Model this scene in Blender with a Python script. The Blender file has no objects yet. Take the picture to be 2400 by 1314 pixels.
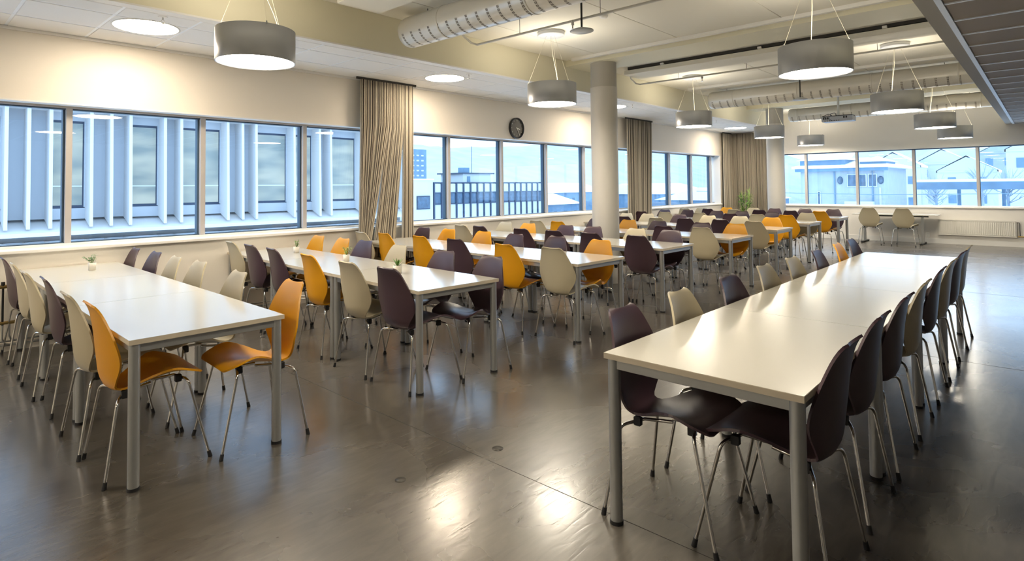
import bpy, math, random
from math import sin, cos, pi, radians
from mathutils import Vector, Matrix, Euler
random.seed(7)
S = bpy.context.scene
COL = S.collection
# ------------------------------------------------------------------ camera
YAW, PIT, ROL, HC = .7711, .0321, -.0092, 1.485
cam_d = bpy.data.cameras.new('camera'); cam = bpy.data.objects.new('camera', cam_d); COL.objects.link(cam)
_r = Vector((sin(YAW), -cos(YAW), 0)); _z = Vector((-sin(PIT)*cos(YAW), -sin(PIT)*sin(YAW), cos(PIT)))
_f = Vector((cos(YAW)*cos(PIT), sin(YAW)*cos(PIT), sin(PIT)))
R_ = _r*cos(ROL) + _z*sin(ROL); U_ = -_r*sin(ROL) + _z*cos(ROL)
M = Matrix.Identity(4)
for i in range(3):
    M[i][0] = R_[i]; M[i][1] = U_[i]; M[i][2] = -_f[i]
M[2][3] = HC
cam.matrix_world = M
cam_d.sensor_width = 36; cam_d.sensor_fit = 'HORIZONTAL'
cam_d.lens = 1368.7/2400*36
cam_d.shift_x = (1200-1127.5)/2400; cam_d.shift_y = (393.9-657)/2400
cam_d.clip_start = .05; cam_d.clip_end = 2000
S.camera = cam
# ------------------------------------------------------------------ world: even snowy overcast
W = bpy.data.worlds.new('overcast'); S.world = W; W.use_nodes = True
bg = W.node_tree.nodes['Background']; bg.inputs[0].default_value = (.53, .73, 1.0, 1); bg.inputs[1].default_value = 2.0
# daylight sampling portals in the window openings
def portal(name, loc, rot, sx, sy):
    l = bpy.data.lights.new(name, 'AREA'); l.shape = 'RECTANGLE'; l.size = sx; l.size_y = sy
    l.cycles.is_portal = True
    o = bpy.data.objects.new(name, l); COL.objects.link(o); o.location = loc; o.rotation_euler = rot
portal('window_portal', (8.2, 7.4, 1.64), (radians(-90), 0, 0), 18.6, 1.5)
portal('window_portal', (18.4, 1.5, 1.64), (radians(90), 0, radians(90)), 10, 1.5)
# ------------------------------------------------------------------ exposure
S.view_settings.view_transform = 'Standard'; S.view_settings.look = 'None'
S.view_settings.exposure = 0.95; S.view_settings.gamma = 1; S.view_settings.use_curve_mapping = False
LAMP = 25.0      # radiance of the lit diffusers
LAMP_COL = (1.0, .89, .71)

# ------------------------------------------------------------------ materials
def mat(name, col, rough=.5, metal=0, spec=.5, bump=0, bscale=200, var=0, vscale=4, coat=0, stretch=None):
    m = bpy.data.materials.new(name); m.use_nodes = True
    nt = m.node_tree; b = nt.nodes['Principled BSDF']
    b.inputs['Base Color'].default_value = (*col, 1); b.inputs['Roughness'].default_value = rough
    b.inputs['Metallic'].default_value = metal; b.inputs['Specular IOR Level'].default_value = spec
    if coat: b.inputs['Coat Weight'].default_value = coat; b.inputs['Coat Roughness'].default_value = .15
    if bump or var:
        tc = nt.nodes.new('ShaderNodeTexCoord'); mp = nt.nodes.new('ShaderNodeMapping')
        nt.links.new(tc.outputs['Object'], mp.inputs[0])
        if stretch: mp.inputs['Scale'].default_value = stretch
    if bump:
        n = nt.nodes.new('ShaderNodeTexNoise'); n.inputs['Scale'].default_value = bscale; n.inputs['Detail'].default_value = 3
        nt.links.new(mp.outputs[0], n.inputs['Vector'])
        bp = nt.nodes.new('ShaderNodeBump'); bp.inputs['Strength'].default_value = bump; bp.inputs['Distance'].default_value = .002
        nt.links.new(n.outputs[0], bp.inputs['Height']); nt.links.new(bp.outputs[0], b.inputs['Normal'])
    if var:
        n2 = nt.nodes.new('ShaderNodeTexNoise'); n2.inputs['Scale'].default_value = vscale; n2.inputs['Detail'].default_value = 4
        nt.links.new(mp.outputs[0], n2.inputs['Vector'])
        mx = nt.nodes.new('ShaderNodeMix'); mx.data_type = 'RGBA'
        mx.inputs[6].default_value = (*[c*(1-var) for c in col], 1); mx.inputs[7].default_value = (*[min(1, c*(1+var)) for c in col], 1)
        nt.links.new(n2.outputs[0], mx.inputs[0]); nt.links.new(mx.outputs[2], b.inputs['Base Color'])
    return m
def emis(name, col, s):
    m = bpy.data.materials.new(name); m.use_nodes = True; nt = m.node_tree; nt.nodes.clear()
    e = nt.nodes.new('ShaderNodeEmission'); o = nt.nodes.new('ShaderNodeOutputMaterial')
    e.inputs[0].default_value = (*col, 1); e.inputs[1].default_value = s; nt.links.new(e.outputs[0], o.inputs[0]); return m
def glass_mat(name, tint):
    m = bpy.data.materials.new(name); m.use_nodes = True; nt = m.node_tree; nt.nodes.clear()
    t = nt.nodes.new('ShaderNodeBsdfTransparent'); g = nt.nodes.new('ShaderNodeBsdfGlossy'); g.inputs['Roughness'].default_value = .01
    t.inputs[0].default_value = (*tint, 1)
    ge = nt.nodes.new('ShaderNodeNewGeometry'); dp = nt.nodes.new('ShaderNodeVectorMath'); dp.operation = 'DOT_PRODUCT'
    nt.links.new(ge.outputs['Normal'], dp.inputs[0]); nt.links.new(ge.outputs['Incoming'], dp.inputs[1])
    def mth(op, a, b=None, c=None):
        n = nt.nodes.new('ShaderNodeMath'); n.operation = op
        for k, v in enumerate((a, b, c)):
            if v is None: continue
            if hasattr(v, 'links'): nt.links.new(v, n.inputs[k])
            else: n.inputs[k].default_value = v
        return n.outputs[0]
    ab = mth('ABSOLUTE', dp.outputs['Value']); om = mth('SUBTRACT', 1.0, ab); pw = mth('POWER', om, 5.0)
    fr = mth('MULTIPLY_ADD', pw, .96, .04)          # Schlick reflectance of a thin pane
    mx = nt.nodes.new('ShaderNodeMixShader'); o = nt.nodes.new('ShaderNodeOutputMaterial')
    nt.links.new(fr, mx.inputs[0]); nt.links.new(t.outputs[0], mx.inputs[1]); nt.links.new(g.outputs[0], mx.inputs[2])
    nt.links.new(mx.outputs[0], o.inputs[0]); return m
def floor_mat():
    m = bpy.data.materials.new('polished_linoleum'); m.use_nodes = True; nt = m.node_tree; b = nt.nodes['Principled BSDF']
    N = nt.nodes.new; Lk = nt.links.new
    tc = N('ShaderNodeTexCoord')
    n1 = N('ShaderNodeTexNoise'); n1.inputs['Scale'].default_value = 1.1; n1.inputs['Detail'].default_value = 5; n1.inputs['Distortion'].default_value = .6
    Lk(tc.outputs['Object'], n1.inputs['Vector'])
    mp = N('ShaderNodeMapping'); mp.inputs['Rotation'].default_value = (0, 0, .5); mp.inputs['Scale'].default_value = (3.5, 14, 1)
    Lk(tc.outputs['Object'], mp.inputs[0])
    n2 = N('ShaderNodeTexNoise'); n2.inputs['Scale'].default_value = 1.6; n2.inputs['Detail'].default_value = 5; n2.inputs['Distortion'].default_value = .9
    Lk(mp.outputs[0], n2.inputs['Vector'])
    n3 = N('ShaderNodeTexNoise'); n3.inputs['Scale'].default_value = 160; n3.inputs['Detail'].default_value = 2
    Lk(tc.outputs['Object'], n3.inputs['Vector'])
    a = N('ShaderNodeMath'); a.operation = 'MULTIPLY_ADD'; a.inputs[1].default_value = .5; Lk(n2.outputs[0], a.inputs[0])
    h = N('ShaderNodeMath'); h.operation = 'MULTIPLY'; h.inputs[1].default_value = .5; Lk(n1.outputs[0], h.inputs[0]); Lk(h.outputs[0], a.inputs[2])
    cr = N('ShaderNodeValToRGB'); cr.color_ramp.elements[0].position = .3; cr.color_ramp.elements[1].position = .7
    cr.color_ramp.elements[0].color = (.052, .046, .039, 1); cr.color_ramp.elements[1].color = (.126, .112, .094, 1)
    Lk(a.outputs[0], cr.inputs[0]); Lk(cr.outputs[0], b.inputs['Base Color'])
    rr = N('ShaderNodeMapRange'); rr.inputs[3].default_value = .18; rr.inputs[4].default_value = .36
    Lk(n1.outputs[0], rr.inputs[0]); Lk(rr.outputs[0], b.inputs['Roughness'])
    ad = N('ShaderNodeMath'); ad.operation = 'MULTIPLY_ADD'; ad.inputs[1].default_value = .12; Lk(n3.outputs[0], ad.inputs[0]); Lk(n2.outputs[0], ad.inputs[2])
    bp = N('ShaderNodeBump'); bp.inputs['Strength'].default_value = .18; bp.inputs['Distance'].default_value = .004
    Lk(ad.outputs[0], bp.inputs['Height']); Lk(bp.outputs[0], b.inputs['Normal'])
    b.inputs['Specular IOR Level'].default_value = .85
    b.inputs['Coat Weight'].default_value = .35; b.inputs['Coat Roughness'].default_value = .15
    nt.links.new(bp.outputs[0], b.inputs['Coat Normal'])
    return m
def curtain_mat():
    m = mat('curtain_weave', (.42, .37, .29), .85, bump=.3, bscale=400)
    nt = m.node_tree; b = nt.nodes['Principled BSDF']; N = nt.nodes.new
    uv = N('ShaderNodeUVMap'); sep = N('ShaderNodeSeparateXYZ'); nt.links.new(uv.outputs[0], sep.inputs[0])
    n = N('ShaderNodeTexNoise'); n.noise_dimensions = '1D'; n.inputs['Scale'].default_value = 34; n.inputs['Detail'].default_value = 1
    nt.links.new(sep.outputs[0], n.inputs['W'])
    cr = N('ShaderNodeValToRGB'); cr.color_ramp.elements[0].position = .40; cr.color_ramp.elements[1].position = .5
    cr.color_ramp.elements[0].color = (.07, .06, .05, 1); cr.color_ramp.elements[1].color = (.47, .42, .335, 1)
    nt.links.new(n.outputs[0], cr.inputs[0]); nt.links.new(cr.outputs[0], b.inputs['Base Color'])
    return m
MT = dict(
    wall=mat('warm_white_paint', (.80, .755, .68), .7, bump=.05, bscale=300),
    back=mat('white_paint', (.80, .77, .72), .7, bump=.05, bscale=300),
    beam=mat('cream_paint', (.74, .70, .54), .6),
    ceil=mat('ceiling_panel_white', (.78, .75, .66), .8, bump=.1, bscale=500),
    tile=mat('acoustic_tile_white', (.83, .82, .80), .85, bump=.15, bscale=600),
    dark_panel=mat('grey_soffit_plank', (.36, .32, .28), .7, bump=.1, bscale=500),
    tbar=mat('white_tbar', (.86, .90, .95), .35),
    trim=mat('white_trim', (.80, .79, .76), .45),
    captone=mat('dark_floor_cap', (.045,.04,.032), .45),
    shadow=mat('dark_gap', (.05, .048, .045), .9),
    frame=mat('grey_window_frame', (.50, .47, .45), .35),
    frame_dark=mat('dark_window_frame', (.05, .09, .14), .4),
    sill=mat('white_window_sill', (.86, .84, .80), .35),
    glass=glass_mat('window_glass', (.95, .985, 1)),
    floor=floor_mat(),
    curtain=curtain_mat(),
    top=mat('white_laminate', (.57, .55, .49), .2, spec=.6, bump=.02, bscale=500, coat=.35),
    edge=mat('beige_edge_band', (.55, .48, .37), .5),
    alu=mat('satin_aluminium', (.44, .45, .45), .38, metal=.75),
    chrome=mat('chrome', (.62, .60, .57), .12, metal=1),
    rubber=mat('black_rubber', (.012, .012, .014), .6),
    orange=mat('orange_plastic', (.70, .315, .004), .38, bump=.12, bscale=500, var=.06, vscale=3),
    beige=mat('beige_plastic', (.47, .41, .28), .38, bump=.12, bscale=500, var=.05, vscale=3),
    purple=mat('dark_purple_plastic', (.062, .034, .045), .36, bump=.12, bscale=500, var=.08, vscale=3),
    drum=mat('silver_grey_shade', (.385, .40, .43), .38, metal=.55, bump=.1, bscale=700),
    lamp=emis('lit_diffuser', LAMP_COL, LAMP),
    upglow=emis('added_uplight', LAMP_COL, 6),  # glow added on the drum tops to brighten the upper ceiling
    down=emis('lit_downlight', (1.0, .83, .62), LAMP*1.25),
    wire=mat('pale_wire', (.75, .70, .55), .4),
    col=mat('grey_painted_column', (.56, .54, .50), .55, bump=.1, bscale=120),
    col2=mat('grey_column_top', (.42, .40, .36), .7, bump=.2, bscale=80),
    duct=mat('white_duct', (.74, .71, .64), .3, metal=.15),
    slot=mat('duct_slot', (.22, .20, .17), .7),
    pipe=mat('white_pipe', (.62, .60, .54), .35),
    black=mat('black_plastic', (.015, .015, .017), .4),
    blueish=mat('pale_grey_disc', (.55, .57, .6), .35),
    brass=mat('brass', (.5, .36, .14), .3, metal=.9),
    radiator=mat('white_enamel', (.80, .78, .72), .35),
    leaf=mat('green_leaf', (.11, .24, .04), .5, var=.4, vscale=30),
    leaf2=mat('light_green_leaf', (.34, .44, .13), .5, var=.3, vscale=30),
    pot=mat('white_pot', (.72, .68, .60), .4),
    soil=mat('soil', (.05, .035, .025), .9),
    clock=mat('clock_black', (.01, .01, .012), .35),
    dial=mat('clock_dial', (.075, .07, .055), .4),
    ink=mat('clock_white', (.75, .74, .68), .5),
    # outside
    snow=mat('snow', (.86, .89, .93), .9, var=.05, vscale=.2),
    fac=mat('white_facade', (.60, .60, .60), .6),
    fac2=mat('shade_toned_facade', (.42, .45, .49), .6),  # same white facade, with the recess shade put into a darker, bluer tone
    blind=mat('pale_blind', (.62, .66, .60), .8, var=.12, vscale=2, stretch=(1, 1, 6)),
    dframe=mat('dark_blue_frame', (.03, .05, .09), .5),
    dglass=mat('dark_glazing', (.06, .11, .17), .25, var=.7, vscale=3),
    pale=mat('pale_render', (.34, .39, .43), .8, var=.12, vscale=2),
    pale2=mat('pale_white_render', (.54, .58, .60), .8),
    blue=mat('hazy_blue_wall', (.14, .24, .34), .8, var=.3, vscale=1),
    hill=mat('haze_tinted_snowy_hill', (.40, .46, .52), .95, var=.30, vscale=.09),  # distance haze mixed into the pale blue of the snowy woods
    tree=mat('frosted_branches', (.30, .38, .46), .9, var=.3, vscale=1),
    litpane=None,
    room=mat('lit_room_wall', (.70, .70, .62), .8),
)
def lit_pane():
    m = mat('lit_office_pane', (.22, .25, .24), .15); nt = m.node_tree; b = nt.nodes['Principled BSDF']
    tc = nt.nodes.new('ShaderNodeTexCoord'); mp = nt.nodes.new('ShaderNodeMapping'); mp.inputs['Scale'].default_value = (.5, .5, 1.6)
    n = nt.nodes.new('ShaderNodeTexNoise'); n.inputs['Scale'].default_value = 1.3; cr = nt.nodes.new('ShaderNodeValToRGB')
    cr.color_ramp.elements[0].position = .38; cr.color_ramp.elements[1].position = .66
    cr.color_ramp.elements[0].color = (.10, .13, .12, 1); cr.color_ramp.elements[1].color = (.75, .78, .62, 1)
    nt.links.new(tc.outputs['Object'], mp.inputs[0]); nt.links.new(mp.outputs[0], n.inputs['Vector']); nt.links.new(n.outputs[0], cr.inputs[0])
    nt.links.new(cr.outputs[0], b.inputs['Emission Color']); b.inputs['Emission Strength'].default_value = .24
    return m
MT['litpane'] = lit_pane()
# ------------------------------------------------------------------ mesh builder
class MB:
    def __init__(s): s.v = []; s.f = []; s.m = []; s.sm = []; s.mats = []; s.uv = None
    def mi(s, m):
        if m not in s.mats: s.mats.append(m)
        return s.mats.index(m)
    def add(s, vs, fs, m, smooth=False):
        o = len(s.v); s.v += [tuple(p) for p in vs]; k = s.mi(m)
        for f in fs: s.f.append(tuple(i+o for i in f)); s.m.append(k); s.sm.append(smooth)
        return s
    def box(s, x0, x1, y0, y1, z0, z1, m, bev=0):
        if bev <= 0:
            s.add([(x0,y0,z0),(x1,y0,z0),(x1,y1,z0),(x0,y1,z0),(x0,y0,z1),(x1,y0,z1),(x1,y1,z1),(x0,y1,z1)],
                  [(0,3,2,1),(4,5,6,7),(0,1,5,4),(1,2,6,5),(2,3,7,6),(3,0,4,7)], m)
        else:   # chamfer on the upper and lower rims
            b = bev; vs = []
            for z, i in ((z0, b), (z0+b, 0), (z1-b, 0), (z1, b)):
                vs += [(x0+i,y0+i,z),(x1-i,y0+i,z),(x1-i,y1-i,z),(x0+i,y1-i,z)]
            fs = [(3,2,1,0),(12,13,14,15)]
            for r in range(3):
                for k in range(4): fs.append((r*4+k, r*4+(k+1)%4, r*4+4+(k+1)%4, r*4+4+k))
            s.add(vs, fs, m)
        return s
    def cyl(s, p0, p1, r0, m, r1=None, n=16, caps=True, smooth=True):
        r1 = r0 if r1 is None else r1
        p0 = Vector(p0); p1 = Vector(p1); d = (p1-p0).normalized()
        a = Vector((0,0,1)) if abs(d.z) < .9 else Vector((1,0,0))
        x = d.cross(a).normalized(); y = d.cross(x)
        vs = []
        for p, r in ((p0, r0), (p1, r1)):
            for k in range(n):
                t = 2*pi*k/n; vs.append(p + x*(r*cos(t)) + y*(r*sin(t)))
        s.add(vs, [(k, k+n, (k+1)%n+n, (k+1)%n) for k in range(n)], m, smooth)
        if caps: s.add(vs, [tuple(range(n)), tuple(range(2*n-1, n-1, -1))], m)
        return s
    def tube(s, pts, r, m, n=8):
        pts = [Vector(p) for p in pts]; L = len(pts); vs = []; prev = None
        for i, p in enumerate(pts):
            d = (pts[min(i+1, L-1)] - pts[max(i-1, 0)]).normalized()
            if prev is None:
                a = Vector((0,0,1)) if abs(d.z) < .9 else Vector((1,0,0)); x = d.cross(a).normalized()
            else: x = (prev - d*prev.dot(d)).normalized()
            prev = x; y = d.cross(x)
            rr = r[i] if isinstance(r, (list, tuple)) else r
            for k in range(n):
                t = 2*pi*k/n; vs.append(p + x*(rr*cos(t)) + y*(rr*sin(t)))
        fs = [(i*n+k, i*n+(k+1)%n, (i+1)*n+(k+1)%n, (i+1)*n+k) for i in range(L-1) for k in range(n)]
        s.add(vs, fs, m, True); s.add(vs, [tuple(range(n-1, -1, -1)), tuple(range((L-1)*n, L*n))], m)
        return s
    def lathe(s, prof, m, c=(0,0,0), n=24, smooth=True):
        vs = []
        for r, z in prof:
            for k in range(n):
                t = 2*pi*k/n; vs.append((c[0]+r*cos(t), c[1]+r*sin(t), c[2]+z))
        fs = [(i*n+k, i*n+(k+1)%n, (i+1)*n+(k+1)%n, (i+1)*n+k) for i in range(len(prof)-1) for k in range(n)]
        s.add(vs, fs, m, smooth); return s
    def mesh(s, name):
        me = bpy.data.meshes.new(name); me.from_pydata(s.v, [], s.f)
        for m in s.mats: me.materials.append(MT[m])
        me.polygons.foreach_set('material_index', s.m); me.polygons.foreach_set('use_smooth', s.sm); me.update()
        return me
    def obj(s, name, parent=None, loc=None, **k):
        o = bpy.data.objects.new(name, s.mesh(name)); COL.objects.link(o)
        if parent: o.parent = parent
        if loc: o.location = loc
        for a, b in k.items(): o[a] = b
        return o
def place(me, name, parent=None, loc=(0,0,0), rot=(0,0,0), **k):
    o = bpy.data.objects.new(name, me); COL.objects.link(o); o.parent = parent; o.location = loc; o.rotation_euler = rot
    for a, b in k.items(): o[a] = b
    return o
def empty(name, loc, rz=0, **k):
    o = bpy.data.objects.new(name, None); COL.objects.link(o); o.location = loc; o.rotation_euler = (0,0,rz); o.empty_display_size = .1
    for a, b in k.items(): o[a] = b
    return o
def tree_copy(o, parent=None):
    c = o.copy(); COL.objects.link(c); c.parent = parent
    for ch in KIDS.get(o.name, []): tree_copy(ch, c)
    return c
KIDS = {}
def reg(*objs):
    for o in objs:
        if o.parent: KIDS.setdefault(o.parent.name, []).append(o)
def B(name, x0, x1, y0, y1, z0, z1, m, parent=None, bev=0, **k): return MB().box(x0,x1,y0,y1,z0,z1,m,bev).obj(name, parent, **k)
ST = dict(kind='structure')

# ------------------------------------------------------------------ room shell
# x runs along the window wall away from the camera, y towards the window wall
X0, XB, YW, YR = -4.0, 18.12, 7.0, -5.0     # rear wall, end wall, window wall, right wall
ZC, ZS, ZR = 3.485, 3.045, 2.82              # main ceiling, window soffit, right soffit
B('floor', X0-.2, XB+.3, YR-.2, YW+.35, -.2, 0, 'floor', **ST)
wl = empty('wall_left', (0,0,0), **ST)
B('lower_wall', X0, XB+.3, YW, YW+.35, 0, .895, 'wall', wl)
B('upper_wall', X0, XB+.3, YW, YW+.35, 2.36, ZC+.2, 'wall', wl)
B('end_pier', 17.42, XB+.3, YW, YW+.35, .895, 2.36, 'wall', wl)
B('near_pier', X0, -1.1, YW, YW+.35, .895, 2.36, 'wall', wl)
wb = empty('wall_back', (0,0,0), **ST)
B('lower_wall', XB, XB+.35, YR, YW, 0, .86, 'back', wb)
B('upper_wall', XB, XB+.35, YR, YW, 2.345, ZC+.2, 'back', wb)
B('corner_pier', XB, XB+.35, 6.2, YW, .86, 2.345, 'back', wb)
B('right_pier', XB, XB+.35, YR, -3.6, .86, 2.345, 'back', wb)
B('wall_right', X0, XB+.35, YR-.2, YR, 0, ZC+.2, 'back', **ST)
B('wall_rear', X0-.2, X0, YR-.2, YW+.35, 0, ZC+.2, 'back', **ST)
B('baseboard_left', X0, XB, YW-.014, YW, 0, .075, 'wall', **ST)
B('baseboard_back', XB-.014, XB, .42, YW-.02, 0, .12, 'trim', **ST)
B('trim_1', X0, 17.5, YW-.03, YW-.001, ZS-.032, ZS-.004, 'trim', **ST)       # cornice strip above the windows
# main ceiling: slab and panels
ce = B('ceiling', X0, XB+.2, YR, YW, ZC+.03, ZC+.2, 'ceil', **ST)
ys = [5.49, 4.87, 3.56, 2.25, .94, .68]
bays = [(-4.0, -.35), (.3, 7.62), (8.3, 15.42), (16.1, XB)]
for (a, b) in bays:
    n = max(1, round((b-a)/2.4)); st = (b-a)/n
    for i in range(n):
        for j in range(5):
            B('ceiling_panel', a+i*st+.004, a+(i+1)*st-.004, ys[j+1]+.004, ys[j]-.004, ZC, ZC+.03, 'ceil', ce, bev=.003)
# cross beams at the columns
for i, (a, b) in enumerate(((-.35, .3), (7.62, 8.3), (15.42, 16.1))):
    t = B('cross_beam', a, b, .68, 5.49, 3.395, ZC+.03, 'beam', ce)
# window side soffit: beam face, edge trim, tiles and tee bars
sf = empty('soffit', (0,0,0), kind='structure')
sf.name = 'trim_2'
B('beam_face', X0, XB, 5.49, 5.53, ZS+.01, ZC+.03, 'beam', sf)
B('soffit_back', X0, XB, 5.53, YW, ZS+.03, ZS+.05, 'ceil', sf)
B('edge_strip', X0, XB, 5.485, 5.60, ZS-.004, ZS+.012, 'trim', sf)
rows = [(5.61, 5.905), (5.915, 6.495), (6.505, YW-.002)]
xt = [-.475+.635*k for k in range(-5, 31)]
for (y0, y1) in rows:
    for k in range(len(xt)-1):
        x0, x1 = xt[k]+.012, min(xt[k+1]-.012, XB-.01)
        if x1 <= x0: continue
        B('soffit_tile', x0, x1, y0+.008, y1-.008, ZS-.003, ZS+.012, 'tile', sf, bev=.004)
for k in xt: B('tee_bar', k-.012, k+.012, 5.6, YW, ZS+.002, ZS+.014, 'tbar', sf)
for y in (5.91, 6.5): B('tee_bar', X0, XB, y-.012, y+.012, ZS+.001, ZS+.014, 'tbar', sf)
# right soffit: beam, blue-white tee bar edge, long planks
rs = empty('trim_3', (0,0,0), kind='structure')
B('beam_face', X0, XB, .66, .68, ZR+.01, ZC+.03, 'beam', rs)
B('beam_underside', X0, XB, .565, .68, ZR, ZR+.012, 'col2', rs)
B('edge_angle', X0, XB, .525, .565, ZR-.012, ZR+.006, 'tbar', rs)
B('soffit_back', X0, XB, YR, .56, ZR+.03, ZR+.05, 'ceil', rs)
k = -3.92
while k < XB-.05:
    x1 = min(k+.615, XB-.01)
    B('soffit_plank', k+.008, x1-.008, YR+.01, .522, ZR, ZR+.02, 'dark_panel', rs, bev=.003)
    B('tee_bar', x1-.007, min(x1+.02, XB-.001), YR+.01, .522, ZR-.009, ZR+.018, 'tbar', rs)
    k += .63

# windows
def window_bank_left():
    w = empty('window_1', (0,0,0), **ST)
    y0 = 7.15; us = [1.313+1.316*k for k in range(-1, 13)]
    B('head_frame', -1.1, 17.42, y0, y0+.12, 2.325, 2.36, 'frame', w)
    B('head_gasket', -1.1, 17.42, y0+.03, y0+.1, 2.312, 2.325, 'frame_dark', w)
    B('bottom_frame', -1.1, 17.42, y0, y0+.12, .93, .955, 'sill', w)
    B('bottom_gasket', -1.1, 17.42, y0+.03, y0+.1, .955, .965, 'frame_dark', w)
    for i, u in enumerate(us):
        u = min(u, 17.39)
        B('mullion', u-.004, u+.05, y0, y0+.05, .955, 2.325, 'frame', w, bev=.003)
        B('mullion_side', u-.024, u+.04, y0+.05, y0+.12, .955, 2.325, 'frame_dark', w)
        nxt = us[i+1]-.024 if i+1 < len(us) else 17.42
        if nxt-u > .2: B('pane', u+.04, nxt, y0+.075, y0+.083, .96, 2.32, 'glass', w)
    s = B('window_sill', -1.1, 17.42, YW-.045, y0+.12, .895, .93, 'sill', w, bev=.006)
    B('reveal_lining', -1.1, 17.42, YW-.004, y0+.02, 2.345, 2.362, 'trim', w)
    B('jamb_lining', 17.405, 17.422, YW+.002, y0+.15, .93, 2.345, 'trim', w)
window_bank_left()
def window_bank_back():
    w = empty('window_2', (0,0,0), **ST)
    x0 = XB+.09; vs = [4.91-1.236*k for k in range(-1, 7)]
    B('head_frame', x0, x0+.1, -3.6, 6.2, 2.32, 2.345, 'frame_dark', w)
    B('bottom_frame', x0, x0+.1, -3.6, 6.2, .9, .92, 'sill', w)
    for i, v in enumerate(vs):
        B('mullion', x0, x0+.05, v-.022, v+.036, .92, 2.32, 'frame', w, bev=.003)
        B('mullion_side', x0+.03, x0+.09, v-.034, v+.02, .92, 2.32, 'frame_dark', w)
        nxt = vs[i+1]+.02 if i+1 < len(vs) else -3.6
        B('pane', x0+.06, x0+.068, nxt, v-.03, .915, 2.33, 'glass', w)
    B('pane', x0+.06, x0+.068, vs[0]+.02, 6.2, .915, 2.33, 'glass', w) if 6.2-vs[0] > .05 else None
    B('window_sill', XB-.035, x0+.1, -3.6, 6.2, .865, .9, 'sill', w, bev=.006)
window_bank_back()

# ------------------------------------------------------------------ columns
def column(x, y, label):
    c = empty('column', (x, y, 0), label=label, category='column')
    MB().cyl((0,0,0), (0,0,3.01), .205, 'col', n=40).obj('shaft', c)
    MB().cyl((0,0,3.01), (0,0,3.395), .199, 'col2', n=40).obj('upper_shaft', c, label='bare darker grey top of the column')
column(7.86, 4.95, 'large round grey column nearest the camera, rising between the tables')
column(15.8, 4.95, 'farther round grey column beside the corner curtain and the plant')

# ------------------------------------------------------------------ lamps
def drum_lamp(x, y, z, label):
    t = empty('pendant_lamp', (x, y, z), label=label, category='pendant lamp', group='drum pendant lamps')
    r, h = .315, .265
    MB().lathe([(r,0),(r,h),(r-.008,h),(r-.008,0),(r,0)], 'drum', n=48).obj('lamp_shade', t)
    MB().lathe([(0,.02),(r-.01,.02),(r-.01,.012),(0,.012)], 'lamp', n=48, smooth=False).obj('diffuser', t, label='lit white diffuser')
    MB().lathe([(0,h-.012),(r-.012,h-.012),(r-.012,h-.02),(0,h-.02)], 'upglow', n=48, smooth=False).obj('added_top_glow', t)  # glowing disc added to throw light up at the ceiling
    zc = ZC - z
    for k in range(3):
        a = radians(20+120*k)
        MB().cyl((cos(a)*(r-.004), sin(a)*(r-.004), h-.01), (cos(a)*.06, sin(a)*.06, zc-.05), .0016, 'wire', n=5).obj('suspension_wire', t)
        MB().cyl((cos(a)*(r-.004), sin(a)*(r-.004), h-.012), (cos(a)*(r-.004), sin(a)*(r-.004), h+.015), .006, 'alu', n=8).obj('wire_clip', t)
    a = radians(20)
    MB().tube([(0,0,zc-.05),(.012,.01,zc-.12),(cos(a)*.07,sin(a)*.07,zc-.3),(cos(a)*.2,sin(a)*.2,h+.2),(cos(a)*.28,sin(a)*.28,h+.05),(cos(a)*.2,sin(a)*.2,h-.02)], .003, 'wire', n=6).obj('power_cord', t)
    MB().lathe([(0,zc-.052),(.17,zc-.052),(.175,zc-.048),(.175,zc-.004),(0,zc-.004)], 'blueish', n=36).obj('ceiling_rose', t)
def lam(n): return n
for (x, y, z, lb) in (
    (2.16, 4.70, 2.533, 'largest-looking drum pendant, hanging at left in front of the window soffit'),
    (6.04, 4.58, 2.54, 'silver drum pendant hanging beside the nearer round column'),
    (10.38, 4.64, 2.55, 'drum pendant just right of the nearer column'),
    (14.16, 4.56, 2.545, 'drum pendant hanging in front of the farther column'),
    (17.25, 4.52, 2.505, 'small-looking drum pendant hanging just right of the farther column'),
    (6.20, 1.57, 2.533, 'large drum pendant at upper right over the long right-hand table'),
    (10.12, 1.53, 2.503, 'drum pendant hanging to the right of the projector'),
    (13.72, 1.50, 2.505, 'drum pendant at right before the end wall windows, second from the end'),
    (16.75, 1.48, 2.475, 'rearmost drum pendant at right, partly hidden behind another'),
    (2.2, 1.6, 2.535, 'unseen drum pendant added above the near table end to light the foreground'),  # this pendant and the next two are unseen, added to light the foreground
    (-1.8, 4.7, 2.535, 'unseen drum pendant added behind the camera on the window side to light the foreground'),
    (-1.8, 1.6, 2.535, 'unseen drum pendant added behind the camera in the aisle row to light the foreground')):
    drum_lamp(x, y, z, lb)
def downlight(x, y, label):
    t = empty('downlight', (x, y, ZS), label=label, category='ceiling light', group='round recessed downlights')
    MB().lathe([(0,-.006),(.275,-.006),(.275,-.001),(0,-.001)], 'down', n=40, smooth=False).obj('diffuser', t)
    MB().lathe([(.275,-.008),(.292,-.008),(.292,.0),(.275,.0),(.275,-.008)], 'trim', n=40).obj('rim', t)
for (x, y, lb) in ((1.75, 6.15, 'round recessed ceiling light at upper left above the first windows'),
                   (5.6, 6.15, 'round recessed ceiling light right of the first curtain'),
                   (10.05, 6.15, 'round recessed ceiling light just right of the nearer column'),
                   (16.4, 6.15, 'round recessed ceiling light above the corner curtain'),
                   (13.6, 6.15, 'round recessed ceiling light hidden behind a pendant'),
                   (-2.1, 6.15, 'unseen round ceiling light added at left to light the foreground')):  # added out of view as extra light for the foreground
    if lb.endswith('behind a pendant'): continue
    downlight(x, y, lb)
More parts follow.
